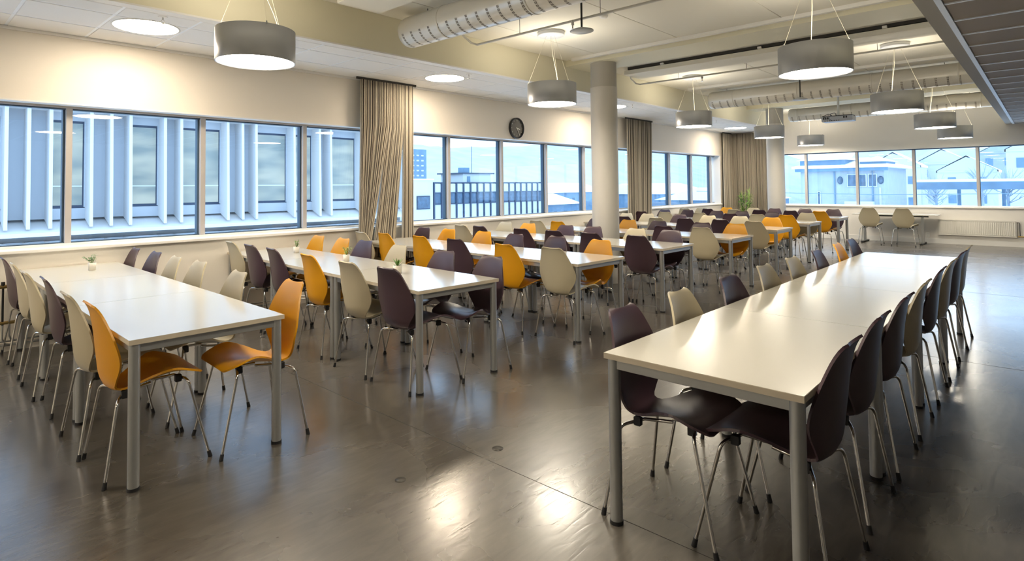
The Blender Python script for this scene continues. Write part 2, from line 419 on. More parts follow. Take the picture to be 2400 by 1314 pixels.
def sprinkler(x, y, z, label, base=True):
    t = empty('sprinkler', (x, y, z), label=label, category='sprinkler')
    MB().lathe([(0,-.004),(.035,-.004),(.04,0),(0,0)], 'trim', n=20).obj('cover_plate', t)
    m = MB(); m.cyl((0,0,0),(0,0,-.03),.007,'chrome',n=8); m.tube([(-.008,0,-.03),(-.016,0,-.045),(0,0,-.06),(.016,0,-.045),(.008,0,-.03)], .002, 'chrome', 5)
    m.obj('nozzle', t); MB().cyl((0,0,-.06),(0,0,-.063),.014,'chrome',n=12).obj('deflector', t)
for x, y, lb in ((1.75, 5.68, 'sprinkler beside the first round ceiling light'), (5.64, 5.7, 'sprinkler in the tiled soffit beside the second ceiling light'),
                 (10.0, 5.67, 'sprinkler in the soffit just right of the nearer column'), (14.0, 5.7, 'sprinkler in the soffit above the third pendant')):
    sprinkler(x, y, ZS-.004, lb)

# ------------------------------------------------------------------ ducts
def duct(x, y1, z, r, label, slots, y0=.69):
    t = empty('ventilation_duct', (x, y0, z), label=label, category='duct')
    L = y1-y0
    MB().lathe([(r,0),(r,L-.07),(r*.96,L-.02),(r*.8,L),(0,L)], 'duct', n=40).obj('tube', t).rotation_euler = (radians(-90), 0, 0)
    m = MB()
    for k in (.3, 1.5, 2.7, 3.9):
        if k < L-.1: m.lathe([(r+.001,k),(r+.005,k+.004),(r+.005,k+.02),(r+.001,k+.024)], 'duct', n=40)
    if m.v: m.obj('seam_ring', t).rotation_euler = (radians(-90), 0, 0)
    yy = L-.12
    while yy > .25:
        # perforated slot strip: small recess-dark bars following the curve on the lower camera side
        m = MB(); n = 7
        for rr in range(n):
            for c in range(2):
                a0 = radians(198+rr*11); a1 = radians(198+rr*11+8)
                y_ = yy+c*.016
                vs = []
                for a in (a0, a1):
                    for q in (y_, y_+.011):
                        vs.append(((r+.0015)*cos(a), q, (r+.0015)*sin(a)))
                m.add(vs, [(0,1,3,2)], 'slot')
        m.obj('slot_row', t)
        yy -= slots
    for k in (.5, L-.35):
        MB().cyl((0,k,r), (0,k,ZC-z), .004, 'black', n=6).obj('hanger_rod', t)
duct(4.24, 5.28, 3.27, .175, 'white round ventilation duct with slot rows nearest the camera, top centre', .145)
duct(12.3, 5.12, 3.27, .18, 'white round ventilation duct in the middle, behind the big right pendant', .155)
duct(16.55, 4.82, 3.27, .17, 'rearmost white round ventilation duct, behind the projector', .165)
# ceiling rafts
def raft(x, y1, label):
    t = empty('ceiling_raft', (x, 0, 0), label=label, category='ceiling raft')
    B('raft_board', 0, .52, .70, y1, 3.36, 3.43, 'ceil', t, bev=.004)
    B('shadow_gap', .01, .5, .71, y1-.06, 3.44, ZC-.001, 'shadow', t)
    for k in (1.4, 2.9, 4.4): B('raft_bracket', -.03, .1, k, k+.05, 3.43, 3.46, 'trim', t)
raft(8.78, 5.12, 'long white hanging ceiling raft with dark gap, right of the nearer column')
raft(3.2, 5.12, 'white hanging ceiling raft end above the nearest duct')
# pipes
def cpipe(pts, name, label, heads):
    t = empty(name, (0,0,0), label=label, category='pipe')
    MB().tube(pts, .014, 'pipe', 10).obj('pipe_run', t)
    for (x, y, z) in heads:
        m = MB(); m.cyl((x,y,z+.01),(x,y,z-.045),.016,'pipe',n=10); m.cyl((x,y,z-.045),(x,y,z-.085),.008,'chrome',n=8); m.cyl((x,y,z-.085),(x,y,z-.088),.018,'chrome',n=12)
        m.obj('sprinkler_head', t)
    for y in (1.6, 3.3, 4.4):
        MB().cyl((pts[-1][0],y,pts[-1][2]),(pts[-1][0],y,ZC),.003,'black',n=6).obj('pipe_hanger', t)
cpipe([(4.9,5.1,3.40),(4.95,5.12,3.36),(5.13,5.14,3.29),(5.2,5.1,3.27),(5.2,.69,3.27)], 'sprinkler_pipe', 'thin white sprinkler pipe with bent end before the nearer column', [(5.2,3.65,3.27)])
cpipe([(8.95,5.1,3.36),(9.0,5.12,3.33),(9.2,5.14,3.27),(9.28,5.1,3.26),(9.3,.69,3.26)], 'sprinkler_pipe', 'thin white sprinkler pipe with bent end beyond the nearer column', [(9.3,2.35,3.26),(9.3,4.0,3.26)])
cpipe([(17.2,4.7,3.2),(17.2,.69,3.2)], 'sprinkler_pipe', 'thin white pipe high along the end wall', [(17.2,2.6,3.2)])
t = empty('ceiling_conduit', (0,0,0), label='slim white lighting track across the ceiling before the middle duct', category='track')
B('track', 11.6, 11.68, .69, 5.3, 3.44, 3.484, 'trim', t)
t = empty('ceiling_conduit', (0,0,0), label='slim white lighting track across the ceiling at the nearer column', category='track')
B('track', 7.5, 7.56, .69, 5.3, 3.44, 3.484, 'trim', t)
# disc fixtures on black stems
for (x, y, z, lb) in ((5.12, 3.48, 3.1, 'grey disc on a black stem hanging near the ceiling at top centre'),
                      (11.6, 3.19, 3.0, 'grey disc on a black stem hanging before the middle duct')):
    t = empty('disc_speaker', (x, y, z), label=lb, category='ceiling disc')
    MB().lathe([(0,0),(.1,.003),(.125,.012),(.122,.02),(.05,.045),(.012,.055)], 'blueish', n=32).obj('disc', t)
    MB().cyl((0,0,.05),(0,0,ZC-z),.011,'black',n=10).obj('stem', t)
t = empty('smoke_detector', (5.9, 3.7, ZC), label='small round white smoke detector on the ceiling near the grey disc', category='detector')
MB().lathe([(0,-.03),(.035,-.03),(.05,-.012),(.05,0)], 'trim', n=24).obj('housing', t)
# projector
t = empty('projector', (14.9, 3.33, 2.93), radians(0), label='grey ceiling projector with black cables on a pole before the end windows', category='projector')
B('body', -.16, .16, -.30, .30, -.065, .055, 'drum', t, bev=.012)
B('top_plate', -.15, .15, -.29, .29, .055, .068, 'black', t)
m = MB()
for yy in (.16, .20, .24): m.box(-.166, -.158, yy, yy+.028, -.01, .04, 'black')
for yy in (-.2, -.155): m.box(-.166, -.158, yy, yy+.03, .0, .045, 'black')
m.obj('vent_grille', t)
m = MB()
for k in range(7): m.box(-.166, -.158, .22-k*.045, .24-k*.045, -.05, -.036, 'black')
m.obj('connector', t)
MB().cyl((0,0,.06),(0,0,ZC-2.93),.022,'alu',n=16).obj('mount_pole', t)
MB().tube([(-.1,.1,.07),(-.14,.16,.11),(-.1,.24,.09),(-.17,.28,.06),(-.17,.2,.03)], .006, 'black', 6).obj('cable', t)
MB().tube([(-.05,.02,.07),(-.1,.05,.13),(-.12,.12,.12),(-.17,.15,.0),(-.17,.1,-.04)], .006, 'dframe', 6).obj('cable', t)

# ------------------------------------------------------------------ furniture: desks
DW, DH = .81, .745
def desk_meshes(L):
    d = {}
    m = MB(); m.box(.0012, DW-.0012, .0012, L-.0012, DH-.0015, DH, 'top'); m.box(0, DW, 0, L, DH-.025, DH-.0015, 'edge'); d['top'] = m.mesh('table_top')
    d['railx'] = MB().box(.045, DW-.045, 0, .022, 0, .042, 'alu', .002).mesh('rail')
    d['raily'] = MB().box(0, .022, .045, L-.045, 0, .042, 'alu', .002).mesh('rail')
    d['leg'] = MB().cyl((0,0,.012),(0,0,DH-.026),.027,'alu',n=24).mesh('leg')
    d['foot'] = MB().cyl((0,0,0),(0,0,.016),.0295,'rubber',n=24).mesh('foot_cap')
    return d
DM = {}
def desk(x, y, L, rz, label, group):
    key = round(L, 3)
    if key not in DM: DM[key] = desk_meshes(L)
    d = DM[key]
    t = empty('desk', (x, y, 0), rz, label=label, category='table', group=group)
    place(d['top'], 'table_top', t)
    for yy in (.018, L-.04): place(d['railx'], 'rail', t, (0, yy, DH-.068))
    for xx in (.018, DW-.04): place(d['raily'], 'rail', t, (xx, 0, DH-.068))
    for xx in (.033, DW-.033):
        for yy in (.033, L-.033):
            l = place(d['leg'], 'leg', t, (xx, yy, 0)); place(d['foot'], 'foot_cap', l)
    return t
ORD = ['first', 'second', 'third', 'fourth', 'fifth', 'sixth', 'seventh', 'eighth']
rowx = [.865, 2.69, 4.62, 6.37, 8.13, 10.11, 12.21, 14.35]
rowy = [3.265, 3.25, 3.22, 3.25, 3.13, 3.17, 3.25, 3.245]
rowL = 1.24
SKEW = {0: radians(.7), 1: radians(2.7), 2: radians(1.5), 3: radians(.9)}      # the first rows stand slightly askew
DP = ['aisle end', 'middle', 'window end']
for i in range(8):
    sk = SKEW.get(i, 0)
    for j in range(3):
        d_ = j*(rowL+.003)
        desk(rowx[i]+sin(sk)*d_, rowy[i]+cos(sk)*d_, rowL, -sk,
             f'white laminate desk, {DP[j]} of the {ORD[i]} table row counted from the left', 'desks in the rows under the windows')
LR = 1.295
RN = ['nearest', 'second nearest', 'third', 'farthest']
for k in range(4):
    # rotated -90: local y runs along +x, local x towards -y
    desk(2.256+k*(LR+.002), 1.443, LR, radians(-90), f'{RN[k]} white desk of the long right-hand table beside the aisle', 'desks of the long right-hand table')
# fix orientation: local (x,y) -> world (y, -x)
# height-adjustable desk by the end wall
t = empty('standing_desk', (17.25, 1.9, 0), label='white-topped desk with two black T-feet against the end wall windows', category='table')
B('table_top', 0, .78, 0, 1.72, .70, .722, 'top', t, bev=.002)
B('beam', .3, .36, .2, 1.55, .655, .70, 'black', t)
for yy in (.3, 1.5):
    l = MB(); l.box(.34, .42, yy, yy+.05, .03, .655, 'alu', .004); l.obj('leg', t)
    f = MB(); f.box(.05, .74, yy-.005, yy+.055, .002, .035, 'black', .008); f.obj('foot', t)
B('bracket', .1, .66, .29, .36, .672, .70, 'black', t); B('bracket', .1, .66, 1.49, 1.56, .672, .70, 'black', t)

# ------------------------------------------------------------------ furniture: shell chairs
def lerp(a, b, t): return a+(b-a)*t
def spline(keys, t):
    # keys: list of (t, value tuple); Catmull-Rom
    n = len(keys)
    for i in range(n-1):
        if t <= keys[i+1][0] or i == n-2: break
    t0, t1 = keys[i][0], keys[i+1][0]; u = (t-t0)/(t1-t0)
    p1, p2 = keys[i][1], keys[i+1][1]; p0 = keys[max(i-1, 0)][1]; p3 = keys[min(i+2, n-1)][1]
    ta = keys[max(i-1, 0)][0]; tb = keys[min(i+2, n-1)][0]
    out = []
    for a, b, c, d in zip(p0, p1, p2, p3):
        m1 = (c-a)/(t1-ta)*(t1-t0) if t1 != ta else c-b; m2 = (d-b)/(tb-t0)*(t1-t0) if tb != t0 else c-b
        h = 2*u**3-3*u**2+1; h2 = u**3-2*u**2+u; h3 = -2*u**3+3*u**2; h4 = u**3-u**2
        out.append(h*b+h2*m1+h3*c+h4*m2)
    return out
# (s, (x, z, halfwidth, lift of the edges towards the sitter))
PROF = [
    (0.00, (.226, .460, .172, .000)),
    (0.05, (.213, .470, .205, .004)),
    (0.14, (.155, .480, .230, .018)),
    (0.24, (.078, .472, .230, .050)),
    (0.34, (-.008, .452, .184, .044)),
    (0.43, (-.090, .435, .136, .022)),
    (0.49, (-.152, .428, .120, .014)),
    (0.54, (-.198, .446, .130, .018)),
    (0.59, (-.222, .498, .168, .036)),
    (0.66, (-.232, .575, .208, .052)),
    (0.72, (-.238, .635, .219, .050)),
    (0.80, (-.246, .720, .196, .036)),
    (0.90, (-.262, .825, .152, .016)),
    (0.965, (-.276, .878, .124, .002)),
    (1.00, (-.284, .893, .098, -.006)),
]
def shell_grid():
    NS, NT = 40, 16; P = []
    svals = []
    for i in range(NS+1):
        svals.append(i/NS)
    for i, s in enumerate(svals):
        x, z, w, lf = spline(PROF, s)
        e = 1e-3
        xa, za, _, _ = spline(PROF, max(0, s-e)); xb, zb, _, _ = spline(PROF, min(1, s+e))
        d = Vector((xb-xa, 0, zb-za)).normalized(); nrm = Vector((-d.z, 0, d.x))   # towards the sitter
        if nrm.z < -.2: nrm = -nrm
        # sitter side: up on the seat, forward (+x) on the back
        nrm = Vector((-d.z, 0, d.x)); nrm = nrm if (nrm.x+nrm.z) > 0 else -nrm
        row = []
        for j in range(NT+1):
            t = -1+2*j/NT
            p = Vector((x, t*w, z)) + nrm*(lf*abs(t)**2.2)
            if s > .93:                                     # S-curved upper rim: raised corners, dip between
                k = (s-.93)/.07; p += d*(k*(.004*(abs(t)**2) - .006*(1-t*t)))
            row.append((p, nrm))
        P.append(row)
    return P, NS, NT
def chair_meshes():
    P, NS, NT = shell_grid(); TH = .0055
    # vertex normals from the grid
    def vn(i, j):
        a = P[max(i-1,0)][j][0]; b = P[min(i+1,NS)][j][0]; c = P[i][max(j-1,0)][0]; d = P[i][min(j+1,NT)][0]
        n = (b-a).cross(d-c)
        if n.length < 1e-9: return P[i][j][1]
        n.normalize(); return n if n.dot(P[i][j][1]) > 0 else -n
    Nn = [[vn(i, j) for j in range(NT+1)] for i in range(NS+1)]
    SPL = 20
    def part(i0, i1, m):
        mb = MB(); nr = i1-i0+1; top = []; bot = []; nt_ = []
        for i in range(i0, i1+1):
            for j in range(NT+1):
                top.append(P[i][j][0] + Nn[i][j]*TH); bot.append(P[i][j][0] - Nn[i][j]*TH); nt_.append(Nn[i][j])
        w = NT+1; nV = len(top); fs = []
        for a in range(nr-1):
            for j in range(NT):
                q = (a*w+j, a*w+j+1, (a+1)*w+j+1, (a+1)*w+j)
                fs.append(q); fs.append(tuple(k+nV for k in reversed(q)))
        mb.add(top+bot, fs, m, True)
        # rim
        rim = [(a*w, (a+1)*w) for a in range(nr-1)] + [((a+1)*w+NT, a*w+NT) for a in range(nr-1)]
        if i0 == 0: rim += [(j+1, j) for j in range(NT)]
        if i1 == NS: rim += [((nr-1)*w+j, (nr-1)*w+j+1) for j in range(NT)]
        mb.add(top+bot, [(a, b, b+nV, a+nV) for a, b in rim], m, False)
        return mb, [*nt_, *[-k for k in nt_], *nt_, *[-k for k in nt_]]
    out = {}
    for c in ('orange', 'beige', 'purple'):
        for nm, a, b in (('seat', 0, SPL), ('backrest', SPL, NS)):
            mb, nrm = part(a, b, c); me = mb.mesh(nm)
            try:
                loops = []
                for p in me.polygons:
                    for vi in p.vertices:
                        loops.append(tuple(nrm[vi]) if p.use_smooth else tuple(p.normal))
                me.normals_split_custom_set(loops)
            except Exception as ex: print('normals', ex)
            out[c, nm] = me
    def leg(sx, sy):
        # foot -> bend -> horizontal run under the seat
        fx, fy = (.252, .232) if sx > 0 else (-.252, .235)
        kx, ky, kz = (.150, .190, .440) if sx > 0 else (-.190, .190, .402)
        ix, iy = (.115, .06) if sx > 0 else (-.135, .06)
        foot = Vector((fx, fy*sy, .012)); kn = Vector((kx, ky*sy, kz)); inn = Vector((ix, iy*sy, kz+.004))
        pts = [foot]; d1 = (kn-foot).normalized(); d2 = (inn-kn).normalized(); r = .038
        a = kn-d1*r; b = kn+d2*r; pts.append(a)
        for k in range(1, 6):
            u = k/6; pts.append(a*(1-u)**2 + kn*2*u*(1-u) + b*u*u)
        pts += [b, inn]
        if sx > 0: pts.append(Vector((-.0, .055*sy, kz+.0)))
        else: pts.append(Vector((-.0, .055*sy, .425)))
        return MB().tube(pts, .0078, 'chrome', 8).mesh('leg'), foot, d1
    legs = []
    for sx in (1, -1):
        for sy in (1, -1):
            me, foot, d = leg(sx, sy)
            cap = MB().cyl(foot-d*.012, foot+d*.022, .0115, 'rubber', r1=.0095, n=10).mesh('foot_cap')
            legs.append((me, cap))
    out['legs'] = legs
    cl = MB(); cl.box(-.016, .016, -.012, .012, -.022, .02, 'rubber', .004); out['clamp'] = cl.mesh('clamp')
    return out
CM = chair_meshes()
def make_chair(c):
    t = empty('shell_chair', (0,0,0))
    parts = [place(CM[c,'seat'], 'seat', t), place(CM[c,'backrest'], 'backrest', t)]
    for me, cap in CM['legs']:
        l = place(me, 'leg', t, label='chrome leg'); parts.append(l); k = place(cap, 'foot_cap', l); reg(k)
    for (x, y) in ((.118, .125), (.118, -.125), (-.14, .115), (-.14, -.115)):
        parts.append(place(CM['clamp'], 'clamp', t, (x, y, .441 if x > 0 else .413)))
    reg(*parts); return t
PRO = {}; CN = {'O': ('orange', 'orange'), 'B': ('beige', 'beige'), 'P': ('purple', 'dark purple')}
def chair(c, x, y, rz, label, group):
    if c not in PRO: PRO[c] = t = make_chair(CN[c][0])
    else: t = tree_copy(PRO[c])
    t.location = (x, y, 0); t.rotation_euler = (0, 0, rz)
    t['label'] = label; t['category'] = 'chair'; t['group'] = group
    return t
K = .944
ROWS = [
 ([('P',.81,7.08),('B',.81,6.47),('B',.79,5.74),('P',.83,5.22),('B',.80,4.34),('O',.82,3.85)],
  [('P',1.95,7.12),('P',1.97,6.5),('B',1.96,5.91),('B',1.97,5.34),('B',1.93,4.46),('O',1.985,3.72)]),
 ([('B',2.97,7.06),('P',2.96,6.49),('P',2.93,5.88),('O',2.85,5.08),('B',2.78,4.31),('P',2.78,3.75)],
  [('O',4.10,7.01),('O',4.07,6.37),('P',4.06,5.87),('B',3.97,5.12),('P',3.92,4.31),('P',3.88,3.65)]),
 ([('B',4.80,7.08),('O',4.88,6.64),('O',4.91,5.87),('P',4.89,5.19),('O',4.76,4.29),('B',4.80,3.67)],
  [('P',5.96,7.04),('O',5.98,6.49),('O',5.96,5.74),('P',5.89,5.10),('P',5.93,4.45),('O',5.86,3.77)]),
 ([('B',6.74,7.03),('P',6.78,6.59),('P',6.73,5.70),('P',6.71,5.09),('P',6.65,4.44),('P',6.64,3.74)],
  [('B',7.72,6.91),('O',7.72,6.38),('P',7.72,5.60),('P',7.70,5.07),('B',7.72,4.34),('P',7.74,3.81)]),
 ([('B',8.44,6.82),('O',8.46,6.34),('P',8.42,4.30),('B',8.46,3.70)],
  [('P',9.50,6.22),('O',9.58,5.53),('P',9.56,4.94),('P',9.56,4.16),('O',9.60,3.63)]),
 ([('P',10.6,6.27),('B',10.57,5.54),('P',10.62,4.97),('P',10.64,4.31),('B',10.46,3.66)],
  [('B',11.86,6.90),('B',11.9,6.40),('P',11.93,5.67),('B',11.84,5.01),('B',11.88,4.39),('O',11.79,3.77)]),
 ([('P',12.9,7.10),('B',12.88,6.50),('B',12.9,5.65),('P',12.86,4.98),('B',12.84,4.42),('O',12.87,3.87)],
  [('P',14.1,7.10),('P',14.15,6.52),('P',14.09,5.76),('P',14.13,5.18),('P',14.06,4.50),('B',13.98,3.77)]),
 ([('B',15.15,7.06),('P',15.2,6.43),('B',15.17,5.76),('P',15.14,5.16),('P',15.08,4.42),('O',15.04,3.80)],
  [('B',16.28,7.08),('O',16.26,6.36),('B',16.32,5.7),('P',16.19,5.12),('P',16.4,4.46),('P',16.3,3.80)]),
]
for i, (near, far) in enumerate(ROWS):
    for side, lst in (('near', near), ('far', far)):
        for k, (c, u, v) in enumerate(lst):
            u *= K; v *= K
            sk = SKEW.get(i, 0); dx = rowx[i] + math.tan(sk)*(v-rowy[i])
            rz = radians(random.uniform(-2.5, 2.5)) - sk
            if side == 'near': u = min(u, dx-.080); x = u+.284; a = rz
            else: u = max(u, dx+DW+.080+(.03 if i == 0 else 0)); x = u-.284; a = pi+rz
            lbl = f"{CN[c][1]} shell chair, {ORD[k]} from window, {side} side of {ORD[i]} table row from left"
            chair(c, x, v, a, lbl, 'shell chairs at the table rows')
RL = [('P',2.70,1.60),('B',3.34,1.60),('P',4.08,1.60),('B',4.80,1.62),('B',5.46,1.61),('P',6.21,1.61),('O',7.0,1.62),('P',7.66,1.64)]
RR = [('P',2.74,.58),('P',3.38,.585),('P',4.05,.58),('B',4.70,.575),('P',5.50,.575),('B',6.17,.57),('P',6.92,.57),('B',7.52,.575)]
for k, (c, u, v) in enumerate(RL):
    chair(c, u*K, max(v*K, 1.524)-.284, radians(-90+random.uniform(-2,2)), f"{CN[c][1]} shell chair, {ORD[k]} from camera, window side of long right-hand table", 'shell chairs at the right-hand table')
for k, (c, u, v) in enumerate(RR):
    chair(c, u*K, v*K+.284, radians(90+random.uniform(-2,2)), f"{CN[c][1]} shell chair, {ORD[k]} from camera, right side of long right-hand table", 'shell chairs at the right-hand table')
chair('B', 17.02, 3.18, radians(3), 'left one of two beige chairs at the desk under the end windows', 'chairs at the end wall desk')
chair('B', 17.02, 2.48, radians(-3), 'right one of two beige chairs at the desk under the end windows', 'chairs at the end wall desk')

# ------------------------------------------------------------------ curtains
def curtain_sheet(x0t, x1t, x0b, x1b, y, z0, z1, folds, amp, along='x', seed=0):
    rnd = random.Random(seed); m = MB(); NZ = 14; NX = folds*8
    ph = [rnd.uniform(-.9, .9) for _ in range(folds+2)]
    vs = []; uv = []
    for i in range(NZ+1):
        f = i/NZ; z = lerp(z1, z0, f); fe = max(0, f-.2)/.8
        a0 = lerp(x0t, x0b, fe); a1 = lerp(x1t, x1b, fe)
        for j in range(NX+1):
            t = j/NX; k = t*folds; kk = int(k)
            p = lerp(ph[min(kk, folds)], ph[min(kk+1, folds)], k-kk)
            w = amp*(sin(k*2*pi + p*f*1.2) + .25*sin(k*4*pi+p*3))*(1+.25*f)
            xx = lerp(a0, a1, t) + .006*sin(k*2*pi+1.3+p)
            vs.append((xx, y+w, z) if along == 'x' else (y+w, xx, z)); uv.append((t*folds/10, f))
    W_ = NX+1
    fs = [(i*W_+j, i*W_+j+1, (i+1)*W_+j+1, (i+1)*W_+j) for i in range(NZ) for j in range(NX)]
    m.add(vs, fs, 'curtain', True)
    me = m.mesh('curtain_panel'); ul = me.uv_layers.new(name='UVMap')
    for p in me.polygons:
        for li, vi in zip(p.loop_indices, p.vertices): ul.data[li].uv = uv[vi]
    return me
def add_solid(o, th=.004):
    md = o.modifiers.new('thick', 'SOLIDIFY'); md.thickness = th; md.offset = 0
def curtain(label, panels, rail):
    t = empty('curtain', (panels[0][0], panels[0][4] if panels[0][7] == 'x' else panels[0][0], 0), label=label, category='curtain')
    t.location = (0, 0, 0)
    for n, (a, b, c, d, y, z0, fo, al) in enumerate(panels):
        o = place(curtain_sheet(a, b, c, d, y, z0, ZS-.035, int(fo*1.5), .016, al, seed=n+int(a*10)), 'curtain_panel', t); add_solid(o)
    for r in rail: B('curtain_rail', *r, ZS-.036, ZS-.004, 'shadow', t)
curtain('striped beige curtain gathered in three parts, left of the wall clock',
        [(4.66, 5.15, 4.62, 4.70, 6.87, .08, 11, 'x'), (5.14, 5.42, 4.78, 5.18, 6.87, .08, 10, 'x'), (5.41, 5.60, 5.37, 5.58, 6.87, .08, 5, 'x')],
        [(4.6, 5.66, 6.86, 6.885)])
curtain('striped beige curtain on the window wall just right of the nearer column',
        [(11.86, 12.98, 11.86, 12.88, 6.87, .08, 22, 'x')], [(11.8, 13.05, 6.86, 6.885)])
curtain('striped beige curtain turning round the far room corner behind the green plant',
        [(17.42, 18.0, 17.42, 18.0, 6.90, .08, 11, 'x'), (6.88, 5.86, 6.88, 5.86, 18.0, .08, 20, 'y')], [(17.4, 18.05, 6.89, 6.91)])

# ------------------------------------------------------------------ clock
def clock():
    t = empty('wall_clock', (8.12, YW, 2.555), label='round black wall clock above the window, hands near twenty-five past three', category='clock')
    R = .192
    def ring(prof, m): # lathe around -y axis
        mb = MB(); mb.lathe(prof, m, n=48); 
        mb.v = [(x, -z, y) for x, y, z in mb.v]; return mb
    ring([(0,.0),(R*.97,.0),(R,.008),(R,.05),(R*.97,.056),(R*.90,.052),(R*.88,.032)], 'clock').obj('case', t)
    ring([(0,.033),(R*.885,.033)], 'dial').obj('dial', t)
    for h in range(1, 13):
        cu = bpy.data.curves.new('numeral', 'FONT'); cu.body = str(h); cu.size = .034; cu.align_x = 'CENTER'; cu.align_y = 'CENTER'; cu.extrude = .0006
        tmp = bpy.data.objects.new('tmp', cu); COL.objects.link(tmp)
        dg = bpy.context.evaluated_depsgraph_get(); me = bpy.data.meshes.new_from_object(tmp.evaluated_get(dg))
        bpy.data.objects.remove(tmp); me.name = 'numeral'; me.materials.clear(); me.materials.append(MT['ink'])
        a = radians(30*h)
        place(me, 'numeral', t, (sin(a)*R*.74, -.0345, cos(a)*R*.74), (radians(90), 0, 0))
    for nm, ang, L, w in (('hour_hand', 103, .088, .007), ('minute_hand', 150, .135, .005)):
        m = MB(); m.box(-w, w, -.0385 if L > .1 else -.0365, -.037 if L > .1 else -.035, -.02, L, 'ink')
        o = m.obj(nm, t); o.rotation_euler = (0, radians(ang), 0)
    ring([(0,.042),(.008,.042),(.008,.034)], 'ink').obj('hub', t)
clock()

# ------------------------------------------------------------------ plants
def leafquad(m, base, dirv, L, w, mt, droop=.3, up=Vector((0,0,1))):
    d = Vector(dirv).normalized(); s = d.cross(up); s = s.normalized() if s.length > .01 else Vector((1,0,0)); n = s.cross(d)
    pts = []; prof = [(0,.25),(.35,1),(.7,.75),(1,.05)]
    for f, k in prof:
        c = Vector(base)+d*(L*f)-Vector((0,0,1))*(droop*L*f*f)
        pts.append((c-s*w*k, c+n*(w*.25*k), c+s*w*k))
    vs = [p for r in pts for p in r]; fs = []
    for i in range(3):
        fs += [(i*3, i*3+1, i*3+4, i*3+3), (i*3+1, i*3+2, i*3+5, i*3+4)]
    m.add(vs, fs, mt, True)
def pot_plant(x, y, label, kind, r=.034):
    t = empty('potted_plant', (x, y, DH), label=label, category='plant', group='tiny potted plants on the tables')
    MB().lathe([(0,0),(r*.86,0),(r,.07),(r*.9,.07),(r*.85,.055),(0,.055)], 'pot', n=24).obj('pot', t)
    MB().lathe([(0,.058),(r*.86,.058)], 'soil', n=16).obj('soil', t)
    rnd = random.Random(int(x*100)); m = MB()
    if kind == 'spiky':
        for k in range(16):
            a = rnd.uniform(0, 2*pi); e = rnd.uniform(.5, 1.4)
            leafquad(m, (0,0,.06), (cos(a)*cos(e), sin(a)*cos(e), sin(e)), rnd.uniform(.07,.095), .007, 'leaf', .05)
    else:
        st = MB()
        for k in range(9):
            a = rnd.uniform(0, 2*pi); e = rnd.uniform(.75, 1.45); L = rnd.uniform(.06, .1)
            tip = Vector((cos(a)*cos(e)*L, sin(a)*cos(e)*L, .058+sin(e)*L))
            st.tube([(0,0,.055), tip*.5+Vector((0,0,.03)), tip], .0015, 'leaf', 5)
            for q in range(7):
                f = rnd.uniform(.35, 1); b = Vector((0,0,.055)).lerp(tip, f); aa = rnd.uniform(0, 2*pi)
                leafquad(m, b, (cos(aa), sin(aa), rnd.uniform(-.1,.5)), rnd.uniform(.018,.028), .007, kind, .1)
        st.obj('stem', t)
    m.obj('foliage', t)
pot_plant(1.39, 6.42, 'tiny leafy plant in a white pot at the window end of the first table row', 'leaf')
pot_plant(3.36, 6.25, 'tiny pale green plant at the window end of the second table row', 'leaf2')
pot_plant(3.30, 5.12, 'tiny pale green plant in a pot, middle of the second table row', 'leaf2')
pot_plant(3.13, 4.06, 'tiny dark spiky succulent in a white pot near the aisle end, second row', 'spiky', .04)
def big_plant():
    t = empty('potted_dracaena', (17.45, 6.30, 0), label='tall green leafy plant in a pot in the far corner before the curtain', category='plant')
    MB().lathe([(0,0),(.16,0),(.2,.36),(.185,.36),(.17,.33),(0,.33)], 'pot', n=28).obj('pot', t)
    MB().lathe([(0,.335),(.175,.335)], 'soil', n=20).obj('soil', t)
    rnd = random.Random(3)
    for s in range(7):
        a = rnd.uniform(0, 2*pi); bx, by = .09*cos(a), .09*sin(a); H = rnd.uniform(.95, 1.32); lx, ly = rnd.uniform(-.1,.1), rnd.uniform(-.12,.12)
        MB().tube([(bx,by,.33),(bx+lx*.4,by+ly*.4,.33+H*.4),(bx+lx,by+ly,.33+H*.85)], [.013,.011,.008], 'leaf2', 6).obj('stem', t)
        m = MB()
        for k in range(20):
            f = rnd.uniform(.3, .92); aa = rnd.uniform(0, 2*pi); e = rnd.uniform(.5, 1.3)
            b = (bx+lx*f, by+ly*f, .33+H*.85*f)
            leafquad(m, b, (cos(aa)*cos(e), sin(aa)*cos(e), sin(e)), rnd.uniform(.16,.28), .016, rnd.choice(['leaf','leaf','leaf2']), rnd.uniform(.3,.9))
        m.obj('foliage', t)
big_plant()

# ------------------------------------------------------------------ radiators, pipes, socket
def radiator(x, y0, y1, z0, z1, label):
    t = empty('radiator', (x, y0, 0), label=label, category='radiator')
    L = y1-y0
    B('back_panel', -.055, -.02, 0, L, z0, z1, 'radiator', t, bev=.004)
    m = MB(); n = int(L/.0335)
    for k in range(n):
        yy = .015+k*(L-.03)/n
        m.box(-.072, -.055, yy+.006, yy+.026, z0+.03, z1-.03, 'radiator', .004)
    m.obj('rib', t, kind='stuff')
    B('top_grille', -.072, -.018, 0, L, z1-.006, z1+.004, 'radiator', t)
    B('bottom_rim', -.068, -.055, 0, L, z0, z0+.02, 'radiator', t); B('top_rim', -.068, -.055, 0, L, z1-.022, z1-.006, 'radiator', t)
    m = MB(); m.tube([(-.04,-.01,z1-.03),(-.04,-.05,z1-.03),(-.04,-.055,z1-.06),(-.04,-.055,z0+.02)], .007, 'black', 8)
    m.obj('riser_pipe', t)
    MB().cyl((-.04,-.02,z0+.02),(-.04,-.12,z0+.02),.016,'brass',n=10).obj('valve', t)
    return t
radiator(XB, .56, 1.97, .22, .585, 'long white ribbed panel radiator on the end wall right of the desk')
t = empty('radiator_valve', (.80, 6.9, 0), label='brass radiator valve with black riser pipe at the left edge by the wall', category='valve')
